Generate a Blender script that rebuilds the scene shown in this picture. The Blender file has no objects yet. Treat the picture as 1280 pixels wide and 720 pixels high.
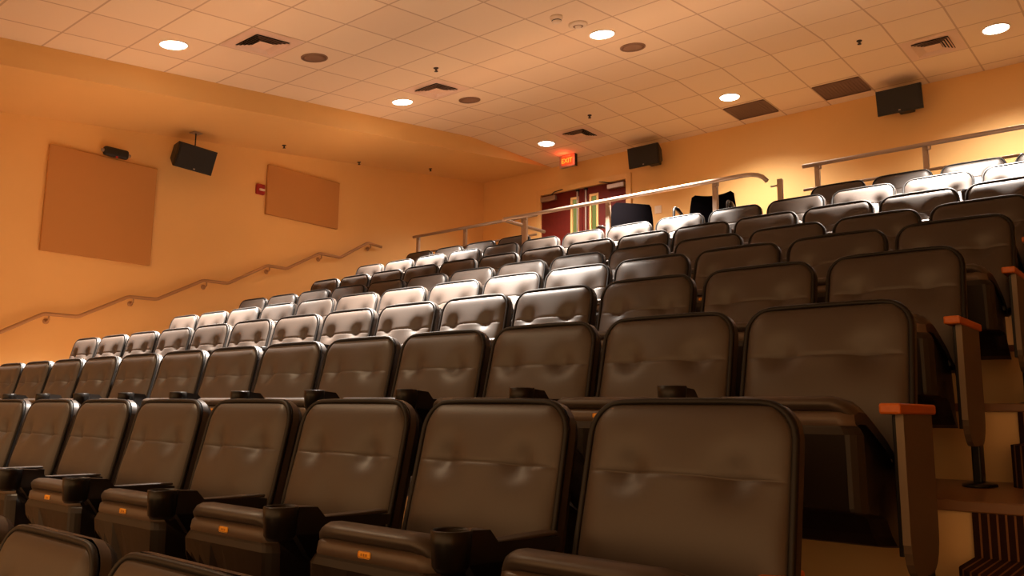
import bpy, bmesh, math, random
from mathutils import Vector, Matrix
random.seed(7)
C = bpy.context.scene.collection
PI = math.pi
ZO = 1.17            # height of the camera above the front floor
TILE = .6096

# ------------------------------------------------------------------ materials
def nodes_of(name):
    m = bpy.data.materials.new(name); m.use_nodes = True
    nt = m.node_tree
    return m, nt, nt.nodes['Principled BSDF']

def plain(name, col, rough=.5, metal=0., spec=.5, noise=0., scale=30., bump=0., coat=0.):
    m, nt, b = nodes_of(name)
    b.inputs['Roughness'].default_value = rough
    b.inputs['Metallic'].default_value = metal
    b.inputs['Specular IOR Level'].default_value = spec
    if coat: b.inputs['Coat Weight'].default_value = coat; b.inputs['Coat Roughness'].default_value = .25
    tc = nt.nodes.new('ShaderNodeTexCoord')
    nz = nt.nodes.new('ShaderNodeTexNoise'); nz.inputs['Scale'].default_value = scale; nz.inputs['Detail'].default_value = 4
    nt.links.new(tc.outputs['Object'], nz.inputs['Vector'])
    mx = nt.nodes.new('ShaderNodeMix'); mx.data_type = 'RGBA'
    mx.inputs[6].default_value = (*[c*(1-noise) for c in col], 1); mx.inputs[7].default_value = (*[min(1, c*(1+noise)) for c in col], 1)
    nt.links.new(nz.outputs['Fac'], mx.inputs[0]); nt.links.new(mx.outputs[2], b.inputs['Base Color'])
    if bump:
        bp = nt.nodes.new('ShaderNodeBump'); bp.inputs['Strength'].default_value = bump; bp.inputs['Distance'].default_value = .002
        nt.links.new(nz.outputs['Fac'], bp.inputs['Height']); nt.links.new(bp.outputs['Normal'], b.inputs['Normal'])
    return m

def emit(name, col, strength):
    m, nt, b = nodes_of(name)
    b.inputs['Base Color'].default_value = (*[c*.06 for c in col], 1)
    b.inputs['Emission Color'].default_value = (*col, 1); b.inputs['Emission Strength'].default_value = strength
    return m

M = {}
M['wall'] = plain('wall_paint', (.80, .51, .20), .6, noise=.03, scale=3, spec=.3)
M['ceil_plain'] = plain('soffit_paint', (.76, .485, .19), .6, noise=.02, scale=3, spec=.3)
M['vinyl'] = plain('seat_vinyl', (.043, .032, .0255), .47, noise=.06, scale=160, bump=.05, spec=.6)
M['piping'] = plain('piping_vinyl', (.005, .004, .0035), .5, spec=.3)
M['shell'] = plain('dark_plastic', (.015, .010, .007), .45, spec=.35, noise=.05, scale=60)
M['band'] = plain('brown_plastic', (.10, .072, .055), .42, spec=.5)  # front band; the light it catches is put into its paler colour
M['recess'] = plain('recess_plastic', (.010, .006, .004), .5, spec=.3)
M['armpad'] = plain('arm_plastic', (.012, .009, .0075), .38, spec=.5)
M['steel_black'] = plain('black_enamel', (.006, .005, .0045), .35, spec=.3)
M['panel'] = plain('end_panel_laminate', (.12, .085, .055), .5, noise=.05, scale=40)
M['panel_edge'] = plain('end_panel_edge', (.22, .17, .115), .5)
M['tag'] = plain('brass_plate', (1., .50, .05), .4)
M['tag_mark'] = plain('engraved_mark', (.5, .2, .02), .5)
M['riser'] = plain('riser_paint', (.66, .45, .20), .55, noise=.05, scale=6)
M['tread'] = plain('tread_floor', (.18, .088, .036), .35, noise=.12, scale=8)
M['rail'] = plain('brushed_steel', (.40, .31, .24), .45, metal=.6, noise=.05, scale=80)
M['bronze'] = plain('bronze_rail', (.42, .24, .11), .45, metal=.15, noise=.05, scale=60)
M['fabricpanel'] = plain('acoustic_fabric', (.50, .25, .085), .9, noise=.08, scale=220, bump=.3, spec=.15)
M['black'] = plain('speaker_black', (.005, .004, .0035), .55, noise=.1, scale=200, bump=.2)
M['chair'] = plain('chair_fabric', (.0022, .0018, .0022), 1., noise=.15, scale=250, bump=.3, spec=0.)
M['chairframe'] = plain('chair_frame', (.03, .026, .024), .3, metal=.6)
M['door'] = plain('door_mahogany', (.11, .008, .003), .65, noise=.25, scale=14, spec=.25)
M['doorframe'] = plain('door_frame_paint', (.76, .48, .18), .5)
M['closer'] = plain('closer_metal', (.45, .36, .30), .4, metal=.6)
M['dark'] = plain('dark_gap', (.03, .018, .012), .7)
M['vent'] = plain('vent_metal', (.74, .55, .44), .5, spec=.4)
M['ventdark'] = plain('vent_dark', (.02, .014, .01), .8)
M['grille'] = plain('return_grille', (.17, .105, .075), .7)
M['spkgrille'] = plain('speaker_grille', (.24, .135, .08), .7, noise=.2, scale=300)
M['white'] = plain('white_plastic', (.78, .66, .52), .45)
M['red'] = plain('alarm_red', (.30, .008, .006), .4)
M['redlamp'] = emit('red_led', (1, .03, .01), .3)
M['lens'] = emit('lamp_lens', (1, .90, .74), 14)
M['trimring'] = plain('lamp_trim', (.85, .75, .62), .4)
M['exitface'] = emit('exit_face', (1., .06, .01), 1.0)
M['exitletter'] = emit('exit_letter', (1., .25, .02), 1.6)
M['glass'] = emit('corridor_glow_glass', (.36, .40, .11), .45)  # pane emission stands in for light from the corridor behind
M['glass'].node_tree.nodes['Principled BSDF'].inputs['Roughness'].default_value = .1

def wood(name, c1, c2):
    m, nt, b = nodes_of(name)
    tc = nt.nodes.new('ShaderNodeTexCoord'); mp = nt.nodes.new('ShaderNodeMapping'); mp.inputs['Scale'].default_value = (40, 4, 40)
    nz = nt.nodes.new('ShaderNodeTexNoise'); nz.inputs['Scale'].default_value = 2; nz.inputs['Detail'].default_value = 6
    mx = nt.nodes.new('ShaderNodeMix'); mx.data_type = 'RGBA'; mx.inputs[6].default_value = (*c1, 1); mx.inputs[7].default_value = (*c2, 1)
    nt.links.new(tc.outputs['Object'], mp.inputs['Vector']); nt.links.new(mp.outputs['Vector'], nz.inputs['Vector'])
    nt.links.new(nz.outputs['Fac'], mx.inputs[0]); nt.links.new(mx.outputs[2], b.inputs['Base Color'])
    b.inputs['Roughness'].default_value = .4
    return m
M['wood'] = wood('orange_wood', (.46, .10, .010), (.62, .16, .016))

def tile_mat():
    m, nt, b = nodes_of('ceiling_tile')
    uv = nt.nodes.new('ShaderNodeUVMap'); uv.uv_map = 'UVMap'
    sp = nt.nodes.new('ShaderNodeSeparateXYZ'); nt.links.new(uv.outputs['UV'], sp.inputs[0])
    d = []
    for ax in 'XY':
        pp = nt.nodes.new('ShaderNodeMath'); pp.operation = 'PINGPONG'; pp.inputs[1].default_value = .5
        nt.links.new(sp.outputs[ax], pp.inputs[0]); d.append(pp)
    mn = nt.nodes.new('ShaderNodeMath'); mn.operation = 'MINIMUM'
    nt.links.new(d[0].outputs[0], mn.inputs[0]); nt.links.new(d[1].outputs[0], mn.inputs[1])
    lt = nt.nodes.new('ShaderNodeMath'); lt.operation = 'LESS_THAN'; lt.inputs[1].default_value = .016
    nt.links.new(mn.outputs[0], lt.inputs[0])
    tc = nt.nodes.new('ShaderNodeTexCoord')
    fl = nt.nodes.new('ShaderNodeVectorMath'); fl.operation = 'FLOOR'; nt.links.new(uv.outputs['UV'], fl.inputs[0])
    wn = nt.nodes.new('ShaderNodeTexWhiteNoise'); wn.noise_dimensions = '3D'; nt.links.new(fl.outputs[0], wn.inputs['Vector'])
    t = nt.nodes.new('ShaderNodeMix'); t.data_type = 'RGBA'
    t.inputs[6].default_value = (.80, .65, .48, 1); t.inputs[7].default_value = (.84, .70, .52, 1)
    nt.links.new(wn.outputs['Value'], t.inputs[0])
    mx = nt.nodes.new('ShaderNodeMix'); mx.data_type = 'RGBA'
    mx.inputs[7].default_value = (.58, .43, .30, 1)  # T-bar lines, with the shadow of the tile reveal put into their colour
    nt.links.new(lt.outputs[0], mx.inputs[0]); nt.links.new(t.outputs[2], mx.inputs[6]); nt.links.new(mx.outputs[2], b.inputs['Base Color'])
    nz = nt.nodes.new('ShaderNodeTexNoise'); nz.inputs['Scale'].default_value = 90; nt.links.new(tc.outputs['Object'], nz.inputs['Vector'])
    bp = nt.nodes.new('ShaderNodeBump'); bp.inputs['Strength'].default_value = .15; bp.inputs['Distance'].default_value = .003
    nt.links.new(nz.outputs['Fac'], bp.inputs['Height']); nt.links.new(bp.outputs['Normal'], b.inputs['Normal'])
    b.inputs['Roughness'].default_value = .9; b.inputs['Specular IOR Level'].default_value = .1
    return m
M['tile'] = tile_mat()

def carpet_mat():
    m, nt, b = nodes_of('striped_carpet')
    tc = nt.nodes.new('ShaderNodeTexCoord'); sp = nt.nodes.new('ShaderNodeSeparateXYZ'); nt.links.new(tc.outputs['Object'], sp.inputs[0])
    mu = nt.nodes.new('ShaderNodeMath'); mu.operation = 'MULTIPLY'; mu.inputs[1].default_value = 1/.022
    nt.links.new(sp.outputs['X'], mu.inputs[0])
    fr = nt.nodes.new('ShaderNodeMath'); fr.operation = 'FRACT'; nt.links.new(mu.outputs[0], fr.inputs[0])
    rp = nt.nodes.new('ShaderNodeValToRGB'); rp.color_ramp.interpolation = 'CONSTANT'
    e = rp.color_ramp.elements
    e[0].position = 0; e[0].color = (.21, .10, .045, 1); e[1].position = .24; e[1].color = (.028, .013, .009, 1)
    nt.links.new(fr.outputs[0], rp.inputs[0])
    fl = nt.nodes.new('ShaderNodeMath'); fl.operation = 'FLOOR'; nt.links.new(mu.outputs[0], fl.inputs[0])
    wn = nt.nodes.new('ShaderNodeTexWhiteNoise'); wn.noise_dimensions = '1D'; nt.links.new(fl.outputs[0], wn.inputs['W'])
    gt = nt.nodes.new('ShaderNodeMath'); gt.operation = 'GREATER_THAN'; gt.inputs[1].default_value = .78; nt.links.new(wn.outputs['Value'], gt.inputs[0])
    rm = nt.nodes.new('ShaderNodeMix'); rm.data_type = 'RGBA'; rm.inputs[7].default_value = (.085, .012, .010, 1)
    nt.links.new(gt.outputs[0], rm.inputs[0]); nt.links.new(rp.outputs[0], rm.inputs[6])
    nt.links.new(rm.outputs[2], b.inputs['Base Color'])
    nz = nt.nodes.new('ShaderNodeTexNoise'); nz.inputs['Scale'].default_value = 400; nt.links.new(tc.outputs['Object'], nz.inputs['Vector'])
    bp = nt.nodes.new('ShaderNodeBump'); bp.inputs['Strength'].default_value = .5; bp.inputs['Distance'].default_value = .004
    nt.links.new(nz.outputs['Fac'], bp.inputs['Height']); nt.links.new(bp.outputs['Normal'], b.inputs['Normal'])
    b.inputs['Roughness'].default_value = .95; b.inputs['Specular IOR Level'].default_value = .1
    return m
M['carpet'] = carpet_mat()

# ------------------------------------------------------------------ mesh builder
class MB:
    def __init__(s): s.v = []; s.f = []; s.m = []; s.mats = []; s.sm = []
    def mi(s, mat):
        if mat not in s.mats: s.mats.append(mat)
        return s.mats.index(mat)
    def add(s, vs, fs, mat, smooth=False, M4=None):
        o = len(s.v); k = s.mi(mat)
        s.v += [tuple(M4 @ Vector(v)) if M4 else tuple(v) for v in vs]
        for f in fs: s.f.append(tuple(o+i for i in f)); s.m.append(k); s.sm.append(smooth)
        return s
    def box(s, lo, hi, mat, bevel=0., M4=None, seg=2):
        bm = bmesh.new(); bmesh.ops.create_cube(bm, size=1)
        c = [(a+b)/2 for a, b in zip(lo, hi)]; d = [b-a for a, b in zip(lo, hi)]
        for v in bm.verts: v.co = Vector((c[0]+v.co.x*d[0], c[1]+v.co.y*d[1], c[2]+v.co.z*d[2]))
        if bevel: bmesh.ops.bevel(bm, geom=list(bm.edges), offset=bevel, segments=seg, affect='EDGES', profile=.5)
        bm.verts.index_update()
        s.add([v.co[:] for v in bm.verts], [[v.index for v in f.verts] for f in bm.faces], mat, False, M4); bm.free()
        return s
    def tube(s, path, r, mat, n=10, closed=False, caps=True):
        P = [Vector(p) for p in path]; N = len(P); rings = []
        up = None; vs = []; fs = []
        for i, p in enumerate(P):
            a = P[(i-1) % N] if (i > 0 or closed) else p; b = P[(i+1) % N] if (i < N-1 or closed) else p
            t = (b-a).normalized()
            if up is None: up = Vector((0, 0, 1)) if abs(t.z) < .9 else Vector((0, 1, 0))
            x = t.cross(up).normalized(); u = x.cross(t).normalized(); up = u
            # keep the section true at bends
            k = 1.
            if a != p and b != p:
                ca = (p-a).normalized().dot((b-p).normalized()); k = 1/max(.5, math.sqrt(max(.01, (1+ca)/2)))
            rr = r[i] if isinstance(r, (list, tuple)) else r
            for j in range(n):
                th = 2*PI*j/n; vs.append(p + x*(math.cos(th)*rr*k) + u*(math.sin(th)*rr*k))
        for i in range(N if closed else N-1):
            for j in range(n):
                a = i*n+j; b = i*n+(j+1) % n; c = ((i+1) % N)*n+(j+1) % n; d = ((i+1) % N)*n+j
                fs.append((a, b, c, d))
        if caps and not closed: fs += [tuple(range(n-1, -1, -1)), tuple((N-1)*n+j for j in range(n))]
        return s.add(vs, fs, mat, True)
    def lathe(s, prof, mat, n=24, M4=None, smooth=True):
        vs = []; fs = []; K = len(prof)
        for r, z in prof:
            for j in range(n): th = 2*PI*j/n; vs.append((r*math.cos(th), r*math.sin(th), z))
        for i in range(K-1):
            for j in range(n): fs.append((i*n+j, i*n+(j+1) % n, (i+1)*n+(j+1) % n, (i+1)*n+j))
        if prof[0][0] > 1e-6: fs.append(tuple(range(n-1, -1, -1)))
        if prof[-1][0] > 1e-6: fs.append(tuple((K-1)*n+j for j in range(n)))
        return s.add(vs, fs, mat, smooth, M4)
    def prism(s, poly, axis, a, b, mat, M4=None, smooth=False):
        """poly: 2D outline in the two remaining axes, extruded along axis from a to b."""
        def P(p, t): return {'x': (t, p[0], p[1]), 'y': (p[0], t, p[1]), 'z': (p[0], p[1], t)}[axis]
        n = len(poly); vs = [P(p, a) for p in poly]+[P(p, b) for p in poly]
        fs = [tuple(range(n)), tuple(range(2*n-1, n-1, -1))]+[(i, n+i, n+(i+1) % n, (i+1) % n) for i in range(n)]
        return s.add(vs, fs, mat, smooth, M4)
    def grid(s, fn, nu, nv, mat, smooth=True):
        vs = [fn(i/(nu-1), j/(nv-1)) for j in range(nv) for i in range(nu)]
        fs = [(j*nu+i, j*nu+i+1, (j+1)*nu+i+1, (j+1)*nu+i) for j in range(nv-1) for i in range(nu-1)]
        return s.add(vs, fs, mat, smooth)
    def build(s, name, parent=None, fix=True):
        me = bpy.data.meshes.new(name); me.from_pydata(s.v, [], s.f)
        for m in s.mats: me.materials.append(m)
        for p, k, sm in zip(me.polygons, s.m, s.sm): p.material_index = k; p.use_smooth = sm
        if fix:
            bm = bmesh.new(); bm.from_mesh(me); bmesh.ops.recalc_face_normals(bm, faces=bm.faces); bm.to_mesh(me); bm.free()
        me.update()
        o = bpy.data.objects.new(name, me); C.objects.link(o)
        if parent: o.parent = parent
        return o

def tag(o, label, cat, group=None):
    o['label'] = label; o['category'] = cat
    if group: o['group'] = group
    return o
def thing(name, label, cat, loc=(0, 0, 0), rz=0, group=None):
    o = bpy.data.objects.new(name, None); C.objects.link(o); o.location = loc; o.rotation_euler = (0, 0, rz); o.empty_display_size = .1
    return tag(o, label, cat, group)
def struct(o, label=None):
    o['kind'] = 'structure'
    if label: o['label'] = label
    return o
def dup(root, loc, label, rz=None):
    r = root.copy(); C.objects.link(r); r.location = loc; r['label'] = label
    if rz is not None: r.rotation_euler = (0, 0, rz)
    for ch in list(root.children):
        c = ch.copy(); C.objects.link(c); c.parent = r
        for g in list(ch.children):
            d = g.copy(); C.objects.link(d); d.parent = c
    return r
def Z(z): return z+ZO

# ------------------------------------------------------------------ room measures (camera at x=0, y=0)
XL, YW, XS, XR = -9.842, 10.91, -8.278, 4.0
YK, ZK, TH = 8.873, 4.139, .11932         # fold of the ceiling
X0 = -7.819                                # first line of the tile grid
ROW_Y = [1.699+.878*(r-1) for r in range(10)]
ROW_TOP = [-.285, .021, .331, .638, .928, 1.213, 1.531, 1.865, 2.176]
BACKZ = .88
FL = [ROW_TOP[r]-BACKZ+ZO for r in range(9)]+[1.58+ZO]
FL[0] = 0.
ROW_TOP[0] = BACKZ-ZO
YF = -4.0                                  # the room is modelled from here on
def edge(r): return ROW_Y[r]-.73

# tiered floor
b = MB()
for r in range(0, 10):
    y0 = YF if r == 0 else edge(r); y1 = edge(r+1) if r < 9 else YW
    b.add([(XL, y0, FL[r]), (XR, y0, FL[r]), (XR, y1, FL[r]), (XL, y1, FL[r])], [(0, 1, 2, 3)], M['tread'])
    if r < 9: b.add([(XL, y1, FL[r]), (XR, y1, FL[r]), (XR, y1, FL[r+1]), (XL, y1, FL[r+1])], [(0, 1, 2, 3)], M['riser'])
    if r > 0: b.box((XL, y0-.018, FL[r]-.03), (XR, y0, FL[r]+.002), M['tread'], .004)
struct(b.build('floor', fix=False), 'tiered floor with brown treads and beige painted risers')

# left wall, back wall with the door opening
DX0, DX1, DZ = -8.51, -6.777, Z(3.687)
b = MB(); b.box((XL-.15, YF, -.1), (XL, YW+.15, 5.6), M['wall'])
struct(b.build('wall_left'), 'amber painted left wall')
b = MB()
b.box((XL, YW, -.1), (DX0, YW+.15, 5.6), M['wall']); b.box((DX1, YW, -.1), (XR, YW+.15, 5.6), M['wall'])
b.box((DX0, YW, DZ), (DX1, YW+.15, 5.6), M['wall']); b.box((DX0, YW, -.1), (DX1, YW+.15, FL[9]), M['wall'])
struct(b.build('wall_back'), 'amber painted back wall')
b = MB(); b.box((XR, YF, -.1), (XR+.15, YW+.15, 5.6), M['wall'])  # unseen wall, added to block world light from the right
struct(b.build('wall_right'), 'unseen amber right wall, added to block side light')

# ceiling: sloped front field, flat rear field
def front_z(y): return Z(ZK)+(y-YK)*math.tan(TH)
me = bpy.data.meshes.new('ceiling')
vs = [(XS, YF, front_z(YF)), (XR, YF, front_z(YF)), (XR, YK, Z(ZK)), (XS, YK, Z(ZK)), (XS, YW, Z(ZK)), (XR, YW, Z(ZK))]
me.from_pydata(vs, [], [(0, 3, 2, 1), (3, 4, 5, 2)])
uvl = me.uv_layers.new(name='UVMap')
for lp in me.loops:
    x, y, z = vs[lp.vertex_index]
    uvl.data[lp.index].uv = ((x-X0)/TILE, ((y-YK)/math.cos(TH) if y < YK else y-YK)/TILE)
me.materials.append(M['tile'])
ceil = bpy.data.objects.new('ceiling', me); C.objects.link(ceil); struct(ceil, 'ceiling of square acoustic tiles')
SL = .1215
def soff_z(y): return Z(4.137)-(YW-y)*SL
b = MB()
ys = [YF, YK, YW]
b.add([(XL, YF, soff_z(YF)), (XS, YF, soff_z(YF)), (XS, YW, soff_z(YW)), (XL, YW, soff_z(YW))], [(0, 1, 2, 3)], M['ceil_plain'])
b.add([(XS, YF, soff_z(YF)), (XS, YF, front_z(YF)), (XS, YK, Z(ZK)), (XS, YW, Z(ZK)+.002), (XS, YW, soff_z(YW))], [(0, 1, 2, 3, 4)], M['ceil_plain'])
struct(b.build('ceiling_soffit', fix=False), 'painted soffit along the left wall')

# ------------------------------------------------------------------ theatre seat
T = .475; RA = math.radians(13)
def hw(t): return .2525-.006*(t/T)
def hw_eff(t, e=0.):
    r = .078; h = hw(t)+e; tt = T+e
    if t > tt-r: h = h-r+math.sqrt(max(0, r*r-(t-(tt-r))**2))
    rb = .035
    if t < rb-e: h = h-rb+math.sqrt(max(0, rb*rb-(rb-e-t)**2))
    return h
def back_pt(x, d, t):
    return (x, -(T-t)*math.sin(RA)-d*math.cos(RA), BACKZ-(T-t)*math.cos(RA)+d*math.sin(RA))
TS = T-.165
def pad_depth(x, t):
    h = hw_eff(t); e = min(h-abs(x), T-t, t+.02)
    q = max(0, min(1, e/.042)); d = .019*math.sqrt(max(0, 1-(1-q)**2))+.004
    big = max(0, min(1, e/.2)); d += .020*big*(2-big)
    f = q
    for sx in (-.125, .125):
        dx = x-sx; dz = t-TS
        rr = math.hypot(dx/.046, dz/(.056 if dz > 0 else .036)); d -= .025*math.exp(-rr*rr)*f
    d -= .0028*math.exp(-((t-TS)/.0035)**2)*f
    d += .008*math.exp(-((t-.19)/.075)**2)*f*(1-.35*math.exp(-(x/.05)**2))
    d -= .006*math.exp(-((t-.045)/.05)**2)*f
    return d
rows_t = [0, .012, .03, .055, .085, .115, .145, .175, .205, .23, .25, .268, .284, .296, TS-.0055, TS-.0025, TS, TS+.0025, TS+.0055, .326, .338, .352, .368, .386, .404, .42, .434, .446, .456, .464, .470, .4735, T]
cols_u = [-1, -.985, -.95, -.90, -.83, -.74, -.65, -.57, -.50, -.43, -.35, -.25, -.13, 0]; cols_u = cols_u+[-c for c in cols_u[-2::-1]]
def make_backrest(parent):
    b = MB(); nu = len(cols_u)
    vs = []
    for t in rows_t:
        h = hw_eff(t)
        for u in cols_u: vs.append(back_pt(u*h, pad_depth(u*h, t), t))
    fs = [(j*nu+i, j*nu+i+1, (j+1)*nu+i+1, (j+1)*nu+i) for j in range(len(rows_t)-1) for i in range(nu-1)]
    b.add(vs, fs, M['vinyl'], True)
    o = b.build('backrest', parent, fix=False)
    # piping along the rim
    out = []
    ts = [0, .015, .035, .1, .2, .3, .37, .40, .42, .435, .448, .458, .466, .4715, T]
    for t in ts: out.append(back_pt(-hw_eff(t)-.002, .013, t))
    n = 5; h = hw_eff(T)
    for i in range(1, n): out.append(back_pt(-h+2*h*i/n, .013, T+.002))
    for t in ts[::-1]: out.append(back_pt(hw_eff(t)+.002, .013, t))
    p = MB().tube(out, .0088, M['piping'], 6).build('piping', o, fix=False)
    # moulded rear shell
    b = MB(); tt = [-.01, .0, .012, .035, .12, .24, .34, .40, .43, .45, .464, .472, T+.004]
    secs = [(.004, .006), (-.018, .008), (-.040, .0), (-.052, -.03)]
    ring = []
    for d, e in secs:
        pts = []
        for t in tt: pts.append((-(hw_eff(min(t, T), 0)+e), t))
        for t in tt[::-1]: pts.append(((hw_eff(min(t, T), 0)+e), t))
        cx = 0; cy = T/2
        ring.append([back_pt(x, d, (t+(e if t > .3 else -e*.2)) if e > -.01 else cy+(t-cy)*.9) for x, t in pts])
    N = len(ring[0]); vs = [v for r in ring for v in r]; fs = []
    for k in range(len(secs)-1):
        for i in range(N): fs.append((k*N+i, k*N+(i+1) % N, (k+1)*N+(i+1) % N, (k+1)*N+i))
        if k == 0: b.add(vs[:2*N], fs, M['vinyl'], True); fs = []
    h = len(tt)
    for i in range(h-1): fs.append(((len(secs)-1)*N+i, (len(secs)-1)*N+i+1, (len(secs)-1)*N+N-2-i, (len(secs)-1)*N+N-1-i))
    b.add(vs, fs, M['shell'], True); b.build('back_shell', parent)

def make_cushion(parent):
    prof = [(-.424, .556, .186), (-.440, .561, .192), (-.450, .570, .197), (-.452, .580, .199), (-.444, .590, .200), (-.425, .596, .203), (-.39, .594, .208), (-.32, .572, .214), (-.22, .520, .219), (-.14, .472, .220), (-.105, .45, .218)]
    us = [-1, -.985, -.95, -.88, -.75, -.5, -.2, 0]; us = us+[-u for u in us[-2::-1]]
    vs = []; nu = len(us)
    for k, (y, z, h) in enumerate(prof):
        for u in us:
            a = abs(u); drop = .040*max(0, (a-.74)/.26)**2.2; back = .035*max(0, (a-.72)/.28)**2 if k < 7 else 0
            vs.append((h*u, y+back, z-drop))
    fs = [(j*nu+i, j*nu+i+1, (j+1)*nu+i+1, (j+1)*nu+i) for j in range(len(prof)-1) for i in range(nu-1)]
    b = MB().add(vs, fs, M['vinyl'], True)
    # side skirts down to the shell
    for s in (0, nu-1):
        L = [vs[j*nu+s] for j in range(len(prof))]
        low = [(x, y, z-.03) for x, y, z in L]
        n = len(L); b.add(L+low, [(i, i+1, n+i+1, n+i) for i in range(n-1)], M['vinyl'], True)
    return b.build('seat_cushion', parent, fix=False)

def make_shell(parent):
    prof = [(-.424, .560, .186), (-.440, .556, .194), (-.447, .549, .198), (-.449, .528, .202), (-.446, .522, .204), (-.447, .516, .212), (-.452, .500, .222), (-.444, .455, .230), (-.424, .400, .235), (-.394, .345, .237), (-.354, .290, .237), (-.306, .243, .235), (-.252, .212, .231), (-.19, .200, .225), (-.13, .215, .212), (-.09, .24, .2)]
    fine = []
    for p0, p1 in zip(prof[:-1], prof[1:]):
        n = 4 if .33 < p1[1] < .51 and p1[0] < -.3 else 1
        fine += [tuple(u+(v-u)*k/n for u, v in zip(p0, p1)) for k in range(n)]
    prof = fine+[prof[-1]]
    us = [-1, -.98, -.94, -.88, -.835, -.825, -.7, -.5, -.25, 0]; us = us+[-u for u in us[-2::-1]]; nu = len(us)
    vs = []
    for k, (y, z, h) in enumerate(prof):
        for u in us:
            a = abs(u); back = .030*max(0, (a-.80)/.2)**2
            rec = 0; zz = z
            if .24 < z < .50 and a < .835:
                wt = max(0, min(1, (.50-z)/.03, (z-.30)/.10)); zz = z-.050*(1-(a/.835)**2)*wt
            if .235 < z < .462 and a < .83: rec = .022
            z = zz
            vs.append((h*u, y+back+rec, z))
    fs = []; mats = []
    b = MB()
    F = lambda j0, j1: [(j*nu+i, j*nu+i+1, (j+1)*nu+i+1, (j+1)*nu+i) for j in range(j0, j1) for i in range(nu-1)]
    b.add(vs[:5*nu], F(0, 4), M['band'], True)
    ring = vs[4*nu:]; fs2 = F(0, len(prof)-5)
    inner = [f for f in fs2 if abs(sum(ring[i][0] for i in f)/4) < .83*.225 and all(.235 < prof[4+i//nu][1] < .462 for i in f)]
    b.add(ring, [f for f in fs2 if f not in set(inner)], M['shell'], False); b.add(ring, inner, M['recess'], True)
    for s in (0, nu-1):
        L = [vs[j*nu+s] for j in range(len(prof))]
        sx = L[0][0]
        L2 = L+[((.2 if sx > 0 else -.2), -.09, .43)]
        c = ((.21 if sx > 0 else -.21), -.22, .38)
        n = len(L2); b.add(L2+[c], [(i, (i+1) % n, n) for i in range(n)], M['shell'], True)
    o = b.build('seat_shell', parent, fix=False)
    t = MB(); t.box((-.021, -.4495, .5315), (.021, -.446, .5465), M['tag'], .004)
    for k in range(3): t.box((-.011+k*.008, -.4502, .536), (-.0065+k*.008, -.4494, .542), M['tag_mark'])
    t.build('number_tag', o)
    return o

AX = -.279
def make_arm(parent):
    b = MB(); w = .0215
    poly = [(-.145, .555), (-.145, .580), (-.36, .592), (-.385, .618), (-.45, .623), (-.455, .556), (-.40, .553), (-.30, .548)]
    b.prism(poly, 'x', AX-w, AX+w, M['armpad'])
    b.box((AX-.0205, -.355, .583), (AX+.0205, -.15, .5925), M['vinyl'], .004, Matrix.Translation((0, 0, 0)))
    # web under the arm
    b.prism([(-.15, .555), (-.44, .556), (-.40, .50), (-.27, .40), (-.17, .40)], 'x', AX-.012, AX+.012, M['steel_black'])
    o = b.build('armrest', parent)
    c = MB(); c.lathe([(.030, .545), (.038, .556), (.041, .600), (.042, .624), (.0385, .626), (.036, .622), (.033, .565), (0, .563)], M['steel_black'], 20, Matrix.Translation((AX, -.478, 0)))
    c.build('cup_holder', o)
    return o
def make_leg(parent, x):
    b = MB()
    b.box((x-.011, -.235, .012), (x+.011, -.165, .42), M['steel_black'], .004)
    b.lathe([(.055, 0), (.055, .008), (.03, .014), (.012, .016)], M['steel_black'], 20, Matrix.Translation((x, -.20, 0)) @ Matrix.Diagonal((.85, 1.5, 1, 1)))
    return b.build('leg', parent)
def make_end(parent, sgn):
    x0, x1 = (.272, .291) if sgn > 0 else (-.291, -.272)
    b = MB()
    poly = [(-.325, .552), (-.045, .552), (-.045, .24)]
    for k in range(6): a = k/5*PI/2; poly.append((-.045-.08*(1-math.cos(a)), .24-.10*math.sin(a)))
    for k in range(6): a = PI/2+k/5*PI/2; poly.append((-.24+.08*math.cos(a), .24-.10*math.sin(a)))
    poly.append((-.3215, .24))
    b.prism(poly, 'x', x0, x1, M['panel'])
    b.prism([(-.3275, .552), (-.3235, .552), (-.3185, .23), (-.3225, .23)], 'x', x0, x1, M['panel_edge'])
    # black standard beside and below the panel
    xb = x0-.012 if sgn > 0 else x1
    b.box((xb, -.315, .2), (xb+.012, -.12, .551), M['steel_black'], .002)
    b.box((.262 if sgn > 0 else -.290, -.17, .012), (.290 if sgn > 0 else -.262, -.10, .2), M['steel_black'], .005)
    b.lathe([(.06, 0), (.06, .008), (.035, .014), (.015, .018)], M['steel_black'], 20, Matrix.Translation((.276*sgn, -.135, 0)) @ Matrix.Diagonal((.9, 1.5, 1, 1)))
    o = b.build('end_panel', parent)
    c = MB(); xc0, xc1 = (.243, .295) if sgn > 0 else (-.295, -.243); c.box((xc0, -.365, .552), (xc1, -.008, .580), M['wood'], .006); w = c.build('wood_cap', o); w['label'] = 'orange wood cap'
    return o

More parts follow.
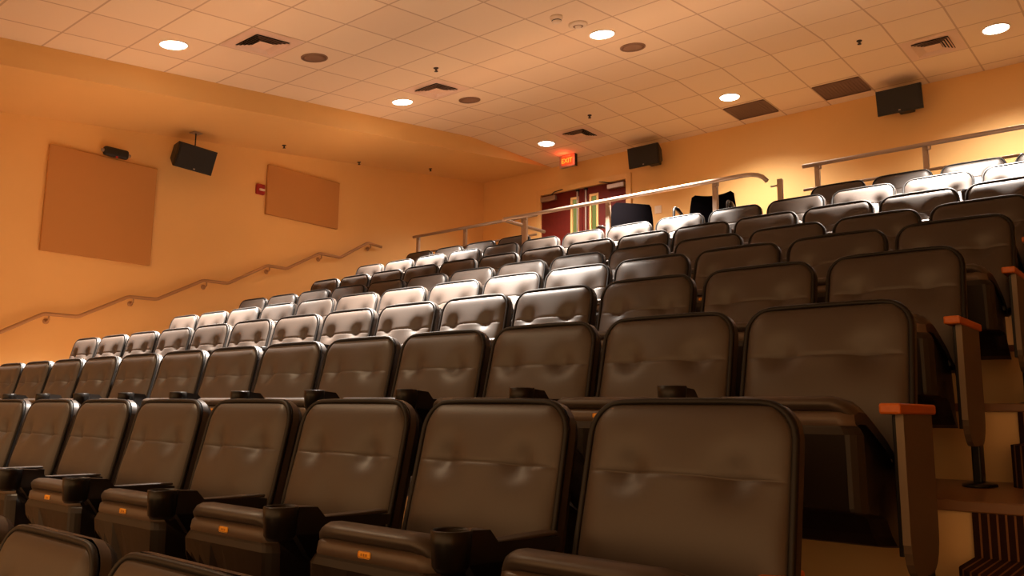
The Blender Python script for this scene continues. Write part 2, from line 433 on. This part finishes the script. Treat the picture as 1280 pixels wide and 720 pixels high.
GROUP = 'upholstered theatre seats in straight tiers'
seat0 = thing('theatre_seat', 'x', 'theatre seat', group=GROUP)
make_backrest(seat0); make_cushion(seat0); make_shell(seat0); make_arm(seat0); make_leg(seat0, AX)
ORD = ['first', 'second', 'third', 'fourth', 'fifth', 'sixth', 'seventh', 'eighth', 'ninth', 'tenth', 'eleventh', 'twelfth', 'thirteenth', 'fourteenth']
ROW_X = [-.885, -.894, -.883, -.911, -.865, -.901, -.867, -.910, -.806]
ROW_S = [.565, .574, .550, .560, .550, .558, .550, .565, .573]
ROW_N = ['front', 'second', 'third', 'fourth', 'fifth', 'sixth', 'seventh', 'eighth', 'topmost']
first = True
for r in range(9):
    ids = {0: range(0, 4), 1: range(0, 10), 8: [0, 1, 2, 3, 10, 11, 12, 13]}.get(r, range(14))
    for i in ids:
        loc = (ROW_X[r]-i*ROW_S[r], ROW_Y[r], FL[r])
        if r == 8 and i >= 10:
            lab = 'dark vinyl theatre seat in the topmost row, ' + ('closest to the left wall' if i == 13 else '%s seat out from the left wall' % ORD[13-i])
        elif r == 8:
            lab = 'dark vinyl theatre seat in the topmost row, right block, ' + ('on the aisle' if i == 0 else '%s from the aisle' % ORD[i])
        elif i == 0:
            lab = 'brown vinyl theatre seat with wood-capped end panel, %s row, aisle end' % ROW_N[r]
        elif i == 13:
            lab = 'vinyl theatre seat nearest the left wall in the %s row from the front' % ROW_N[r]
        else:
            look = 'shaded brown' if r < 3 else 'brown'
            lab = '%s vinyl theatre seat, %s from the right aisle, %s row from the front' % (look, ORD[i], ROW_N[r])
        if r == 0: lab = 'brown vinyl seat in the cut-off front row, %s from the right aisle' % ORD[i]
        if r == 1 and i == 0: lab = 'largest brown vinyl seat at bottom right, end panel mostly below the picture'
        if first: s = seat0; s.location = loc; s['label'] = lab; first = False
        else: s = dup(proto, loc, lab)
        if not first and s is seat0:
            proto = seat0
        s['_end'] = 1 if i == 0 or (r == 8 and i == 10) else (-1 if i == 13 else 0)
ends = {}
def copy_tree_part(src, parent):
    c = src.copy(); C.objects.link(c); c.parent = parent
    for g in list(src.children):
        d = g.copy(); C.objects.link(d); d.parent = c
for o in [o for o in C.objects if o.get('_end') is not None]:
    e = o['_end']; del o['_end']
    if e:
        if e not in ends: ends[e] = make_end(o, e)
        else: copy_tree_part(ends[e], o)
        if o.location.y < 1.75 and o.location.y > 1.6:
            for ch in o.children:
                if ch.name.startswith('end_panel'): ch.location = (-.045, 0, -.028)
        if e < 0:      # the panel takes the place of the left arm and leg
            for ch in list(o.children):
                if ch.name.split('.')[0] in ('armrest', 'leg'):
                    for g in list(ch.children): bpy.data.objects.remove(g)
                    bpy.data.objects.remove(ch)

# ------------------------------------------------------------------ aisle steps with striped carpet
for r in range(1, 10):
    y = edge(r); z0 = FL[r-1]; z1 = FL[r]; zm = (z0+z1)/2
    b = MB(); x0, x1 = -.545, 1.0; d = .30; R = .10
    pts = [(x1, y-.0005), (x0, y-.0005)]
    pts += [(x0, y-d+R)]+[(x0+R-R*math.cos(a), y-d+R-R*math.sin(a)) for a in [PI/12*k for k in range(1, 7)]]+[(x1, y-d)]
    b.prism(pts, 'z', z0, zm, M['carpet'])
    b.box((x0, y-.014, zm), (x1, y-.0005, z1-.03), M['carpet'])
    struct(b.build('aisle_step'), 'aisle half step in striped carpet')

# ------------------------------------------------------------------ double door in the back wall
b = MB(); fw = .085
b.box((DX0-fw, YW-.03, FL[9]), (DX0+.012, YW+.12, DZ+fw), M['doorframe'], .004); b.box((DX1-.012, YW-.03, FL[9]), (DX1+fw, YW+.12, DZ+fw), M['doorframe'], .004)
b.box((DX0+.012, YW-.03, DZ-.012), (DX1-.012, YW+.12, DZ+fw), M['doorframe'], .004)
fr = struct(b.build('trim_1'), 'painted frame around the double door')
xm = (DX0+DX1)/2
for k, (xa, xb, lx0, lx1) in enumerate([(DX0+.016, xm-.004, -7.872, -7.720), (xm+.004, DX1-.016, -7.492, -7.330)]):
    b = MB(); zb = FL[9]+.01; zt = DZ-.02; lz0, lz1 = Z(2.35), Z(3.535); ya, yb = YW+.0, YW+.05
    b.box((xa, ya, zb), (lx0, yb, zt), M['door']); b.box((lx1, ya, zb), (xb, yb, zt), M['door'])
    b.box((lx0, ya, zb), (lx1, yb, lz0), M['door']); b.box((lx0, ya, lz1), (lx1, yb, zt), M['door'])
    d = struct(b.build('door_%d' % (k+1)), ['left', 'right'][k]+' dark red door leaf with a tall narrow window')
    w = .032; f = MB()
    f.box((lx0-.008, ya-.012, lz0-.008), (lx0+w, yb+.01, lz1+.008), M['doorframe'], .003); f.box((lx1-w, ya-.012, lz0-.008), (lx1+.008, yb+.01, lz1+.008), M['doorframe'], .003)
    f.box((lx0+w, ya-.012, lz1-w), (lx1-w, yb+.01, lz1+.008), M['doorframe'], .003); f.box((lx0+w, ya-.012, lz0-.008), (lx1-w, yb+.01, lz0+w), M['doorframe'], .003)
    f.build('glass_frame', d)
    MB().box((lx0+w, ya+.02, lz0+w), (lx1-w, ya+.028, lz1-w), M['glass']).build('glass_pane', d)
    rx = xm-.085 if k == 0 else xm+.085
    g = MB(); g.box((rx-.013, ya-.035, zb+.25), (rx+.013, ya-.008, zt-.03), M['closer'], .004); g.box((rx-.028, ya-.04, zt-.045), (rx+.028, ya, zt-.01), M['steel_black'], .004)
    g.box((rx-.02, ya-.04, zb+1.0), (rx+.02, ya, zb+1.06), M['closer'], .004); g.build('latch_rod', d)
    cx = xa+.17 if k == 0 else xb-.17
    g = MB(); g.box((cx-.16, ya-.065, zt-.115), (cx+.16, ya, zt-.035), M['closer'], .01)
    ax = cx+.05 if k == 0 else cx-.05
    g.tube([(ax, ya-.05, zt-.03), (ax+(.14 if k == 0 else -.14), ya-.12, zt-.005), (ax+(.26 if k == 0 else -.26), ya-.05, zt+.035)], .009, M['steel_black'], 8)
    g.build('door_closer', d)

# ------------------------------------------------------------------ guard rails and wall handrail
def rail_run(name, label, x0, x1, y, ztop, posts, floor, low=None, bend=0, ret=None, group=None, zlow=None):
    t = thing(name, label, 'railing', (x0, y, floor), group=group)
    off = Vector((-x0, -y, -floor))
    def L(p): return tuple(Vector(p)+off)
    path = [(x0, y, ztop), (x1, y, ztop)]
    if bend:
        path = [(x0, y, ztop), (x1-.12, y, ztop), (x1-.06, y, ztop-.006), (x1, y, ztop-.022), (x1+.05, y, ztop-.05), (x1+.085, y, ztop-.09)]
    if ret: path = [(x0+.0, y+ret, ztop-.004), (x0, y+.03, ztop), (x0+.012, y+.01, ztop), (x0+.03, y, ztop)]+path[1:]
    MB().tube([L(p) for p in path], .021, M['rail'], 12).build('handrail', t, fix=False)
    if low:
        MB().tube([L((x0, y, low)), L((x1, y, low))], .014, M['rail'], 10).build('lower_rail', t, fix=False)
    if ret and zlow:
        MB().tube([L((x0+.30, y+ret, zlow)), L((x0, y+ret, ztop-.004))], .014, M['rail'], 10).build('return_brace', t, fix=False)
    for px, py in posts:
        b = MB(); c = L((px, py, floor))
        b.box((c[0]-.025, c[1]+.022, 0), (c[0]+.025, c[1]+.062, ztop-floor+.03), M['rail'], .006)
        b.tube([(c[0], c[1]+.03, ztop-floor-.05), (c[0]+.045, c[1]+.015, ztop-floor-.045), (c[0]+.05, c[1], ztop-floor-.01)], .008, M['rail'], 8)
        b.box((c[0]-.05, c[1]+.0, 0), (c[0]+.05, c[1]+.085, .012), M['rail'], .003)
        b.build('post', t)
    return t
GR = 'steel guard rails along the top tier'
rail_run('guard_rail', 'steel guard rail behind the topmost seats beside the left wall', -8.62, -6.35, 8.05, Z(2.48), [(-8.56, 8.05), (-7.63, 8.05), (-6.60, 8.05)], FL[9], low=Z(2.225), group=GR)
t = rail_run('guard_rail', 'long steel guard rail with bent end in front of the black chairs', -6.14, -3.02, 7.14, Z(2.215), [(-5.83, 7.14), (-4.70, 7.14), (-3.47, 7.14)], FL[8], bend=1, ret=.80, group=GR)
b = MB(); b.box((-.0-.02, .38, 0), (.02, .42, 0.86), M['rail'], .006); b.tube([(.02, .40, .80), (.05, .40, .82), (0, .40, .885)], .008, M['rail'], 8); b.build('post', t)
rail_run('guard_rail', 'steel guard rail behind the topmost seats on the right', -2.93, 1.2, 8.05, Z(2.478), [(-2.80, 8.05), (-1.80, 8.05), (-.75, 8.05), (.3, 8.05)], FL[9], low=Z(2.232), group=GR)
t = thing('rail_post', 'short steel post with a bracket arm, right of the bent rail end', 'railing post', (-2.82, 7.16, FL[8]))
b = MB(); b.box((-.024, -.02, 0), (.024, .02, .83), M['rail'], .006); b.box((-.05, -.045, 0), (.05, .045, .012), M['rail'], .003); b.build('post', t)
MB().tube([(-.024, 0, .775), (-.085, -.01, .77)], .009, M['rail'], 8).build('bracket', t, fix=False)

hp = [(1.9, .40), (2.24, .40), (2.75, .70), (3.08, .70), (3.616, 1.008), (3.973, 1.007), (4.53, 1.30), (4.879, 1.308), (5.47, 1.617), (5.824, 1.625), (6.40, 1.945), (6.711, 1.944), (7.26, 2.248), (7.637, 2.244), (8.16, 2.555), (8.44, 2.535)]
t = thing('wall_handrail', 'stepped bronze handrail climbing along the left wall', 'handrail', (XL+.08, 1.9, Z(.4)))
pth = []
for i, (y, z) in enumerate(hp):
    if 0 < i < len(hp)-1:
        for s, o2 in ((-.04, hp[i-1]), (.04, hp[i+1])):
            v = Vector((o2[0]-y, o2[1]-z)).normalized()*.045; pth.append((0, y+v.x*.4-1.9, z+v.y*.4-.4))
    else: pth.append((0, y-1.9, z-.4))
MB().tube(pth, .021, M['bronze'], 12).build('rail', t, fix=False)
for y, z in [(2.78, .70), (3.67, 1.007), (4.59, 1.302), (5.52, 1.619), (6.44, 1.945), (7.30, 2.248), (8.22, 2.55)]:
    b = MB(); y -= 1.9; z -= .4
    b.tube([(0, y, z-.015), (0, y, z-.06), (-.03, y, z-.075), (-.078, y, z-.075)], .009, M['bronze'], 8)
    b.lathe([(.032, 0), (.032, .008), (.012, .014)], M['bronze'], 16, Matrix.Translation((-.0795, y, z-.075)) @ Matrix.Rotation(PI/2, 4, 'Y')); b.build('bracket', t)

# ------------------------------------------------------------------ things on the left wall
def wall_panel(label, y0, y1, z0, z1):
    b = MB(); b.box((0, 0, 0), (.05, y1-y0, z1-z0), M['fabricpanel'], .008); o = b.build('acoustic_panel'); o.location = (XL+.001, y0, Z(z0))
    tag(o, label, 'acoustic panel', 'fabric wall panels')
wall_panel('large square tan acoustic panel on the left wall under the black emitter', 3.525, 4.78, 1.715, 2.94)
wall_panel('smaller oblong tan acoustic panel on the left wall beside the red alarm', 6.358, 7.60, 2.674, 3.388)

def speaker(name, label, loc, rz, tilt, hang, bracket):
    t = thing(name, label, 'loudspeaker', loc, rz, 'black wall loudspeakers')
    R = Matrix.Rotation(tilt, 4, 'X')
    w, wb, h, hb, d = .262, .19, .155, .085, .25
    b = MB(); vs = []
    for y, a, c in ((0, w, h), (.04, w, h), (d, wb, hb)): vs += [(-a, y, -c), (a, y, -c), (a, y, c), (-a, y, c)]
    fs = [(0, 1, 2, 3), (11, 10, 9, 8)]+[(4*k+i, 4*k+4+i, 4*k+4+(i+1) % 4, 4*k+(i+1) % 4) for k in (0, 1) for i in range(4)]
    b.add(vs, fs, M['black'], False, R); b.build('cabinet', t)
    g = MB(); g.box((-w+.012, -.012, -h+.012), (w-.012, 0.001, h-.012), M['black'], .005, R); o = g.build('grille', t)
    l = MB(); l.box((-.012, -.0155, -h+.02), (.012, -.011, -h+.035), M['closer'], 0, R); l.build('badge', o)
    k = MB()
    top = R @ Vector((0, .10, h*.9)); 
    if bracket == 'wall':
        k.box((-.09, .2, -.06), (.09, hang, .06), M['steel_black'], .01)
    else:
        k.tube([tuple(top), (top.x, top.y, hang)], .008, M['steel_black'], 8)
        k.box((top.x-.06, top.y-.06, hang-.008), (top.x+.06, top.y+.06, hang), M['closer'], .003)
    k.build('bracket', t)
    return t
SX, SY = XL+.42, 5.08
speaker('loudspeaker', 'black loudspeaker hung from the soffit on the left wall', (SX, SY, Z(3.07)), PI/2+.10, .36, soff_z(SY)-Z(3.07)-.012, 'rod')
speaker('loudspeaker', 'black loudspeaker on the back wall just right of the double door', (-6.24, 10.50, Z(3.85)), 0, .16, .405, 'wall')
speaker('loudspeaker', 'black loudspeaker high on the back wall above the right railing', (-2.60, 10.50, Z(3.86)), 0, .16, .405, 'wall')

t = thing('infrared_emitter', 'small black oblong emitter with chrome ends above the large panel', 'emitter', (XL+.11, 4.23, Z(2.995)))
b = MB(); b.box((-.04, -.145, -.055), (.04, .145, .055), M['black'], .028, None, 3); b.build('housing', t)
for s in (-1, 1):
    b = MB(); b.tube([(0, s*.140, 0), (0, s*.172, 0)], [.024, .018], M['rail'], 12); b.build('end_knob', t)
MB().box((.03, -.012, -.066), (.045, .012, -.05), M['redlamp'], .003).build('indicator', t)
MB().box((-.11, -.03, -.03), (-.035, .03, .03), M['steel_black'], .004).build('bracket', t)

t = thing('fire_alarm', 'red fire alarm strobe on the left wall beside the oblong panel', 'fire alarm', (XL, 6.258, Z(3.004)))
MB().box((0, -.068, -.075), (.05, .068, .075), M['red'], .018).build('housing', t)
MB().box((.045, -.032, -.026), (.075, .05, .004), M['white'], .008).build('strobe_lens', t)

b = MB(); b.box((-.058, -.010, -.06), (.058, 0, .06), M['white'], .004); b.box((-.035, -.014, -.03), (-.012, -.009, .03), M['white'], .002); b.box((.012, -.014, -.03), (.035, -.009, .03), M['white'], .002)
o = b.build('light_switch'); o.location = (-6.225, YW-.0005, Z(3.094)); tag(o, 'pale light switch plate on the back wall between the black chairs', 'light switch')

# ------------------------------------------------------------------ ceiling fixtures
def ceil_frame(x, y):
    """matrix whose -z points down out of the ceiling at x, y"""
    if y < YK: return Matrix.Translation((x, y, front_z(y)-.001)) @ Matrix.Rotation(TH, 4, 'X')
    return Matrix.Translation((x, y, Z(ZK)-.001))
def at_ceiling(o, x, y): o.matrix_world = ceil_frame(x, y); return o

lampspots = [(-7.481, 3.715, 'round downlight at upper left, nearest the soffit and the camera'), (-7.553, 6.793, 'round downlight by the soffit, left of the chevron vent'),
             (-7.567, 9.826, 'small round downlight beside the exit sign'), (-4.501, 6.782, 'large round downlight beside the smoke detectors'),
             (-4.497, 9.80, 'round downlight next to the left dark return grille'), (-1.40, 9.75, 'round downlight at the upper right corner of the picture')]
t0 = None
for x, y, lab in lampspots:
    if t0 is None:
        t0 = thing('ceiling_downlight', lab, 'ceiling light', group='recessed round downlights')
        b = MB(); b.lathe([(.140, .001), (.140, -.006), (.128, -.008), (.124, -.002), (.122, .0)], M['trimring'], 36); b.build('trim_ring', t0)
        b = MB(); b.lathe([(.122, -.001), (.122, -.003), (.06, -.006), (0, -.007)], M['lens'], 36); b.build('lens', t0)
        r = t0
    else: r = dup(t0, (0, 0, 0), lab)
    at_ceiling(r, x, y)

def vent():
    t = thing('ceiling_vent', 'x', 'vent', group='square ceiling air diffusers')
    h = TILE/2-.012; b = MB()
    b.add([(-h, -h, -.003), (h, -h, -.003), (h, h, -.003), (-h, h, -.003)], [(0, 1, 2, 3)], M['vent']); b.build('face_plate', t)
    b = MB(); c = .19
    b.add([(-c, -c, -.006), (c, -c, -.006), (c, c, -.006), (-c, c, -.006)], [(0, 1, 2, 3)], M['ventdark']); b.build('opening', t)  # near-black sheet stands in for the shade inside the duct
    b = MB()
    for k in range(5):
        o = c-.028*k; i = o-.022; z0 = -.030; z1 = -.008
        if k == 4:
            o += .01; b.add([(-o, -o, -.024), (o, -o, -.024), (o, o, -.024), (-o, o, -.024)], [(0, 1, 2, 3)], M['vent']); break
        vs = [(-o, -o, z0+.006), (o, -o, z0+.006), (o, o, z0+.006), (-o, o, z0+.006), (-i, -i, z1), (i, -i, z1), (i, i, z1), (-i, i, z1)]
        b.add(vs, [(0, 1, 5, 4), (1, 2, 6, 5), (2, 3, 7, 6), (3, 0, 4, 7)], M['vent'])
    b.build('louvres', t, fix=False)
    return t
v0 = None
for i, j, lab in [(1, -8, 'square air vent at upper left, between a downlight and round speaker'), (1, -4, 'chevron air vent left of centre, beside the soffit downlight'),
                  (1, 1, 'square air vent above the exit sign'), (9, 1, 'square air vent at upper right')]:
    x = X0+(i+.5)*TILE; s = (j+.5)*TILE; y = YK+(s*math.cos(TH) if s < 0 else s)
    if v0 is None: v0 = vent(); v0['label'] = lab; r = v0
    else: r = dup(v0, (0, 0, 0), lab)
    at_ceiling(r, x, y)

c0 = None
for x, y, lab in [(-6.92, 4.966, 'round brown ceiling speaker at upper left beside the air vent'), (-6.962, 7.414, 'round brown ceiling speaker behind the chevron vent'), (-4.492, 7.374, 'round brown ceiling speaker behind the large centre downlight')]:
    if c0 is None:
        c0 = thing('ceiling_speaker', lab, 'ceiling speaker', group='round ceiling speakers')
        MB().lathe([(.140, .001), (.140, -.006), (.128, -.009), (.126, -.004)], M['spkgrille'], 32).build('rim', c0)
        MB().lathe([(.126, -.004), (.08, -.008), (0, -.010)], M['spkgrille'], 32).build('grille', c0); r = c0
    else: r = dup(c0, (0, 0, 0), lab)
    at_ceiling(r, x, y)

sp0 = None
def soffit_frame(x, y): return Matrix.Translation((x, y, soff_z(y)-.001)) @ Matrix.Rotation(math.atan(SL), 4, 'X')
for x, y, s, lab in [(-6.346, 6.195, 0, 'dark sprinkler head in front of the chevron vent'), (-6.329, 9.212, 0, 'dark sprinkler head above the exit sign and its vent'), (-2.635, 9.139, 0, 'dark sprinkler head at upper right, left of the vent'),
                  (-9.43, 6.342, 1, 'sprinkler head on the soffit above the oblong panel'), (-9.70, 7.876, 1, 'sprinkler head on the soffit right of the oblong panel'), (-9.455, 9.162, 1, 'sprinkler head on the soffit nearest the back corner')]:
    if sp0 is None:
        sp0 = thing('sprinkler_head', lab, 'sprinkler', group='ceiling sprinkler heads')
        MB().lathe([(.030, .001), (.028, -.006), (.014, -.010)], M['dark'], 20).build('escutcheon', sp0)
        b = MB(); b.lathe([(.011, -.006), (.011, -.018), (.005, -.022), (.005, -.036), (.022, -.038), (.022, -.041), (0, -.042)], M['dark'], 16)
        b.tube([(.010, 0, -.018), (.015, 0, -.028), (.006, 0, -.038)], .003, M['dark'], 6); b.tube([(-.010, 0, -.018), (-.015, 0, -.028), (-.006, 0, -.038)], .003, M['dark'], 6); b.build('nozzle', sp0); r = sp0
    else: r = dup(sp0, (0, 0, 0), lab)
    if s: r.matrix_world = soffit_frame(x, y)
    else: at_ceiling(r, x, y)

t = thing('smoke_detector', 'small domed smoke detector left of its flat twin by the downlight', 'smoke detector')
MB().lathe([(.062, .001), (.062, -.02), (.05, -.028), (.046, -.05), (.03, -.06), (0, -.062)], M['white'], 28).build('housing', t)
MB().lathe([(.0475, -.036), (.049, -.040), (.0475, -.046)], M['ventdark'], 28).build('intake_slot', t); at_ceiling(t, -4.53, 6.03)
t = thing('smoke_detector', 'wide flat round detector beside the large centre downlight', 'smoke detector')
MB().lathe([(.095, .001), (.095, -.012), (.085, -.022), (.05, -.026), (.046, -.022), (.036, -.022), (.030, -.036), (0, -.038)], M['white'], 32).build('housing', t)
MB().lathe([(.052, -.0255), (.050, -.0275), (.046, -.0255)], M['spkgrille'], 28).build('ring', t); at_ceiling(t, -4.50, 6.35)

def return_grille(i, lab):
    t = thing('return_grille', lab, 'air grille', group='dark return air grilles')
    h = TILE/2-.02; d = .255
    b = MB(); b.add([(-h, -d, -.002), (h, -d, -.002), (h, d, -.002), (-h, d, -.002)], [(0, 1, 2, 3)], M['grille']); b.build('backing', t)
    b = MB(); n = 14
    for k in range(n+1):
        x = -h+2*h*k/n; b.box((x-.008, -d, -.007), (x+.008, d, -.003), M['grille'])
    b.box((-h, -d-.008, -.016), (h, -d, -.001), M['grille']); b.box((-h, d, -.016), (h, d+.008, -.001), M['grille']); b.build('slats', t)
    at_ceiling(t, X0+(i+.5)*TILE, 10.40)
return_grille(5, 'dark return air grille beside the downlight, left of its twin')
return_grille(7, 'dark return air grille left of the right back-wall loudspeaker')

t = thing('exit_sign', 'lit red exit sign hanging at the ceiling above the double door', 'exit sign', (-7.635, 10.50, Z(3.93)))
b = MB(); b.box((-.155, -.035, 0), (.155, .035, .205), M['closer'], .006); b.box((.150, -.034, .002), (.1565, .034, .203), M['black']); b.build('housing', t)
b = MB(); b.box((-.108, -.040, .034), (.108, -.034, .172), M['exitface'], .003); face = b.build('lit_face', t)
cu = bpy.data.curves.new('lettering', 'FONT'); cu.body = 'EXIT'; cu.align_x = 'CENTER'; cu.align_y = 'CENTER'; cu.size = .108; cu.extrude = .001; cu.offset = .0015
cu.materials.append(M['exitletter']); tmp = bpy.data.objects.new('tmp', cu); lt = bpy.data.objects.new('lettering', bpy.data.meshes.new_from_object(tmp)); bpy.data.objects.remove(tmp); C.objects.link(lt); lt.parent = face
lt.location = (0, -.0420, .101); lt.rotation_euler = (PI/2, 0, 0)
MB().box((-.10, -.03, .205), (.10, .03, Z(ZK)-Z(3.93)), M['black']).build('canopy_mount', t)
MB().box((.145, -.042, .004), (.157, -.034, .016), M['redlamp']).build('test_lamp', t)

# ------------------------------------------------------------------ black armchairs on the top tier
def armchair(label, loc, rz, top):
    t = thing('office_armchair', label, 'armchair', loc, rz, 'black armchairs behind the guard rail')
    k = top/.92
    b = MB()
    def bk(u, v, o):
        x = (u-.5)*(.46+.04*math.sin(PI*min(1, v*1.1))-.02*v); e = abs(u-.5)*2
        y = .20-.075*e*e+.02*v+o; z = (.50+.42*v+.018*e*e*v-.03*max(0, e-.86)/.14*(v > .9))*k
        return (x, y, z)
    b.grid(lambda u, v: bk(u, v, 0), 15, 9, M['chair']); b.grid(lambda u, v: bk(u, v, .035), 15, 9, M['chair'])
    n = 15
    for (v0,) in ((0,), (1,)):
        vs = [bk(i/14, v0, 0) for i in range(15)]+[bk(i/14, v0, .035) for i in range(15)]; b.add(vs, [(i, i+1, 16+i, 15+i) for i in range(14)], M['chair'], True)
    for u0 in (0, 1):
        vs = [bk(u0, i/8, 0) for i in range(9)]+[bk(u0, i/8, .035) for i in range(9)]; b.add(vs, [(i, i+1, 10+i, 9+i) for i in range(8)], M['chair'], True)
    b.build('backrest', t)
    b = MB(); b.box((-.24, -.27, .42), (.24, .17, .485), M['chair'], .028, None, 3); b.build('seat', t)
    for s in (-1, 1):
        x = s*.275
        b = MB(); b.tube([(s*.225, .185, .60*k), (s*.262, .13, .655*k), (x, .02, .70*k), (x, -.14, .735*k), (x, -.215, .73*k), (x, -.235, .70*k), (x, -.235, .46), (x, -.25, .0)], .014, M['chairframe'], 10); b.build('arm_frame', t, fix=False)
        b = MB(); b.tube([(s*.235, .20, .47), (s*.25, .25, .25), (s*.265, .30, 0)], .013, M['chairframe'], 10); b.build('leg', t, fix=False)
        b = MB(); b.tube([(x, .0, .705*k), (x, -.12, .735*k), (x, -.20, .735*k)], [.017, .021, .018], M['chairframe'], 10); b.build('arm_pad', t, fix=False)
    b = MB(); b.tube([(-.27, -.24, .40), (.27, -.24, .40)], .012, M['chairframe'], 8); b.tube([(-.24, .215, .40), (.24, .215, .40)], .012, M['chairframe'], 8); b.build('stretcher', t, fix=False)
    return t
armchair('black armchair behind the railing post, seen from its back, before the doors', (-4.765, 7.655, FL[8]), math.radians(-128), .94)
armchair('black armchair with curved back and loop arms facing the seats', (-3.74, 7.56, FL[8]), math.radians(8), .96)

# ------------------------------------------------------------------ light
W = bpy.data.worlds.new('World'); bpy.context.scene.world = W; W.use_nodes = True
bg = W.node_tree.nodes['Background']; bg.inputs[0].default_value = (1, .52, .215, 1); bg.inputs[1].default_value = 1.4
def spot(x, y, e, size=1.75, blend=1., col=(1, .88, .77)):
    l = bpy.data.lights.new('downlight_beam', 'SPOT'); l.energy = e; l.color = col; l.spot_size = size; l.spot_blend = blend; l.shadow_soft_size = .12
    o = bpy.data.objects.new('downlight_beam', l); C.objects.link(o)
    z = front_z(y) if y < YK else Z(ZK)
    o.location = (x, y, z-.03)
for x in (-7.5, -4.5, -1.4):
    if x < -2: spot(x, 3.715, 9500, 1.4)
    if x < -2: spot(x, .64, 330, 2.2, 1., (1, .70, .42))
    spot(x, 6.79, 8000, 1.25)
    spot(x, 9.80, 500, 2.4, .9)
l = bpy.data.lights.new('exit_glow', 'POINT'); l.energy = 2.2; l.color = (1, .06, .02); l.shadow_soft_size = .08
o = bpy.data.objects.new('exit_glow', l); C.objects.link(o); o.location = (-7.635, 10.38, Z(4.07))

# ------------------------------------------------------------------ camera
f, pi_, ya, ro = 1030.24, .14846, .69752, .011206
fwv = Vector((-math.sin(ya)*math.cos(pi_), math.cos(ya)*math.cos(pi_), math.sin(pi_)))
rt = Vector((math.cos(ya), math.sin(ya), 0)); up = rt.cross(fwv)
r2 = rt*math.cos(ro)+up*math.sin(ro); u2 = up*math.cos(ro)-rt*math.sin(ro)
cd = bpy.data.cameras.new('camera'); cd.sensor_width = 36; cd.lens = f/1280*36; cd.clip_start = .02
co = bpy.data.objects.new('camera', cd); C.objects.link(co)
m = Matrix((r2, u2, -fwv)).transposed().to_4x4(); m.translation = (0, 0, ZO); co.matrix_world = m
sc = bpy.context.scene; sc.camera = co
sc.view_settings.view_transform = 'Standard'; sc.view_settings.look = 'None'; sc.view_settings.gamma = 1; sc.view_settings.use_curve_mapping = False
sc.view_settings.exposure = .22
sc.cycles.use_denoising = True
sc.cycles.max_bounces = 10
sc.cycles.sample_clamp_indirect = 6
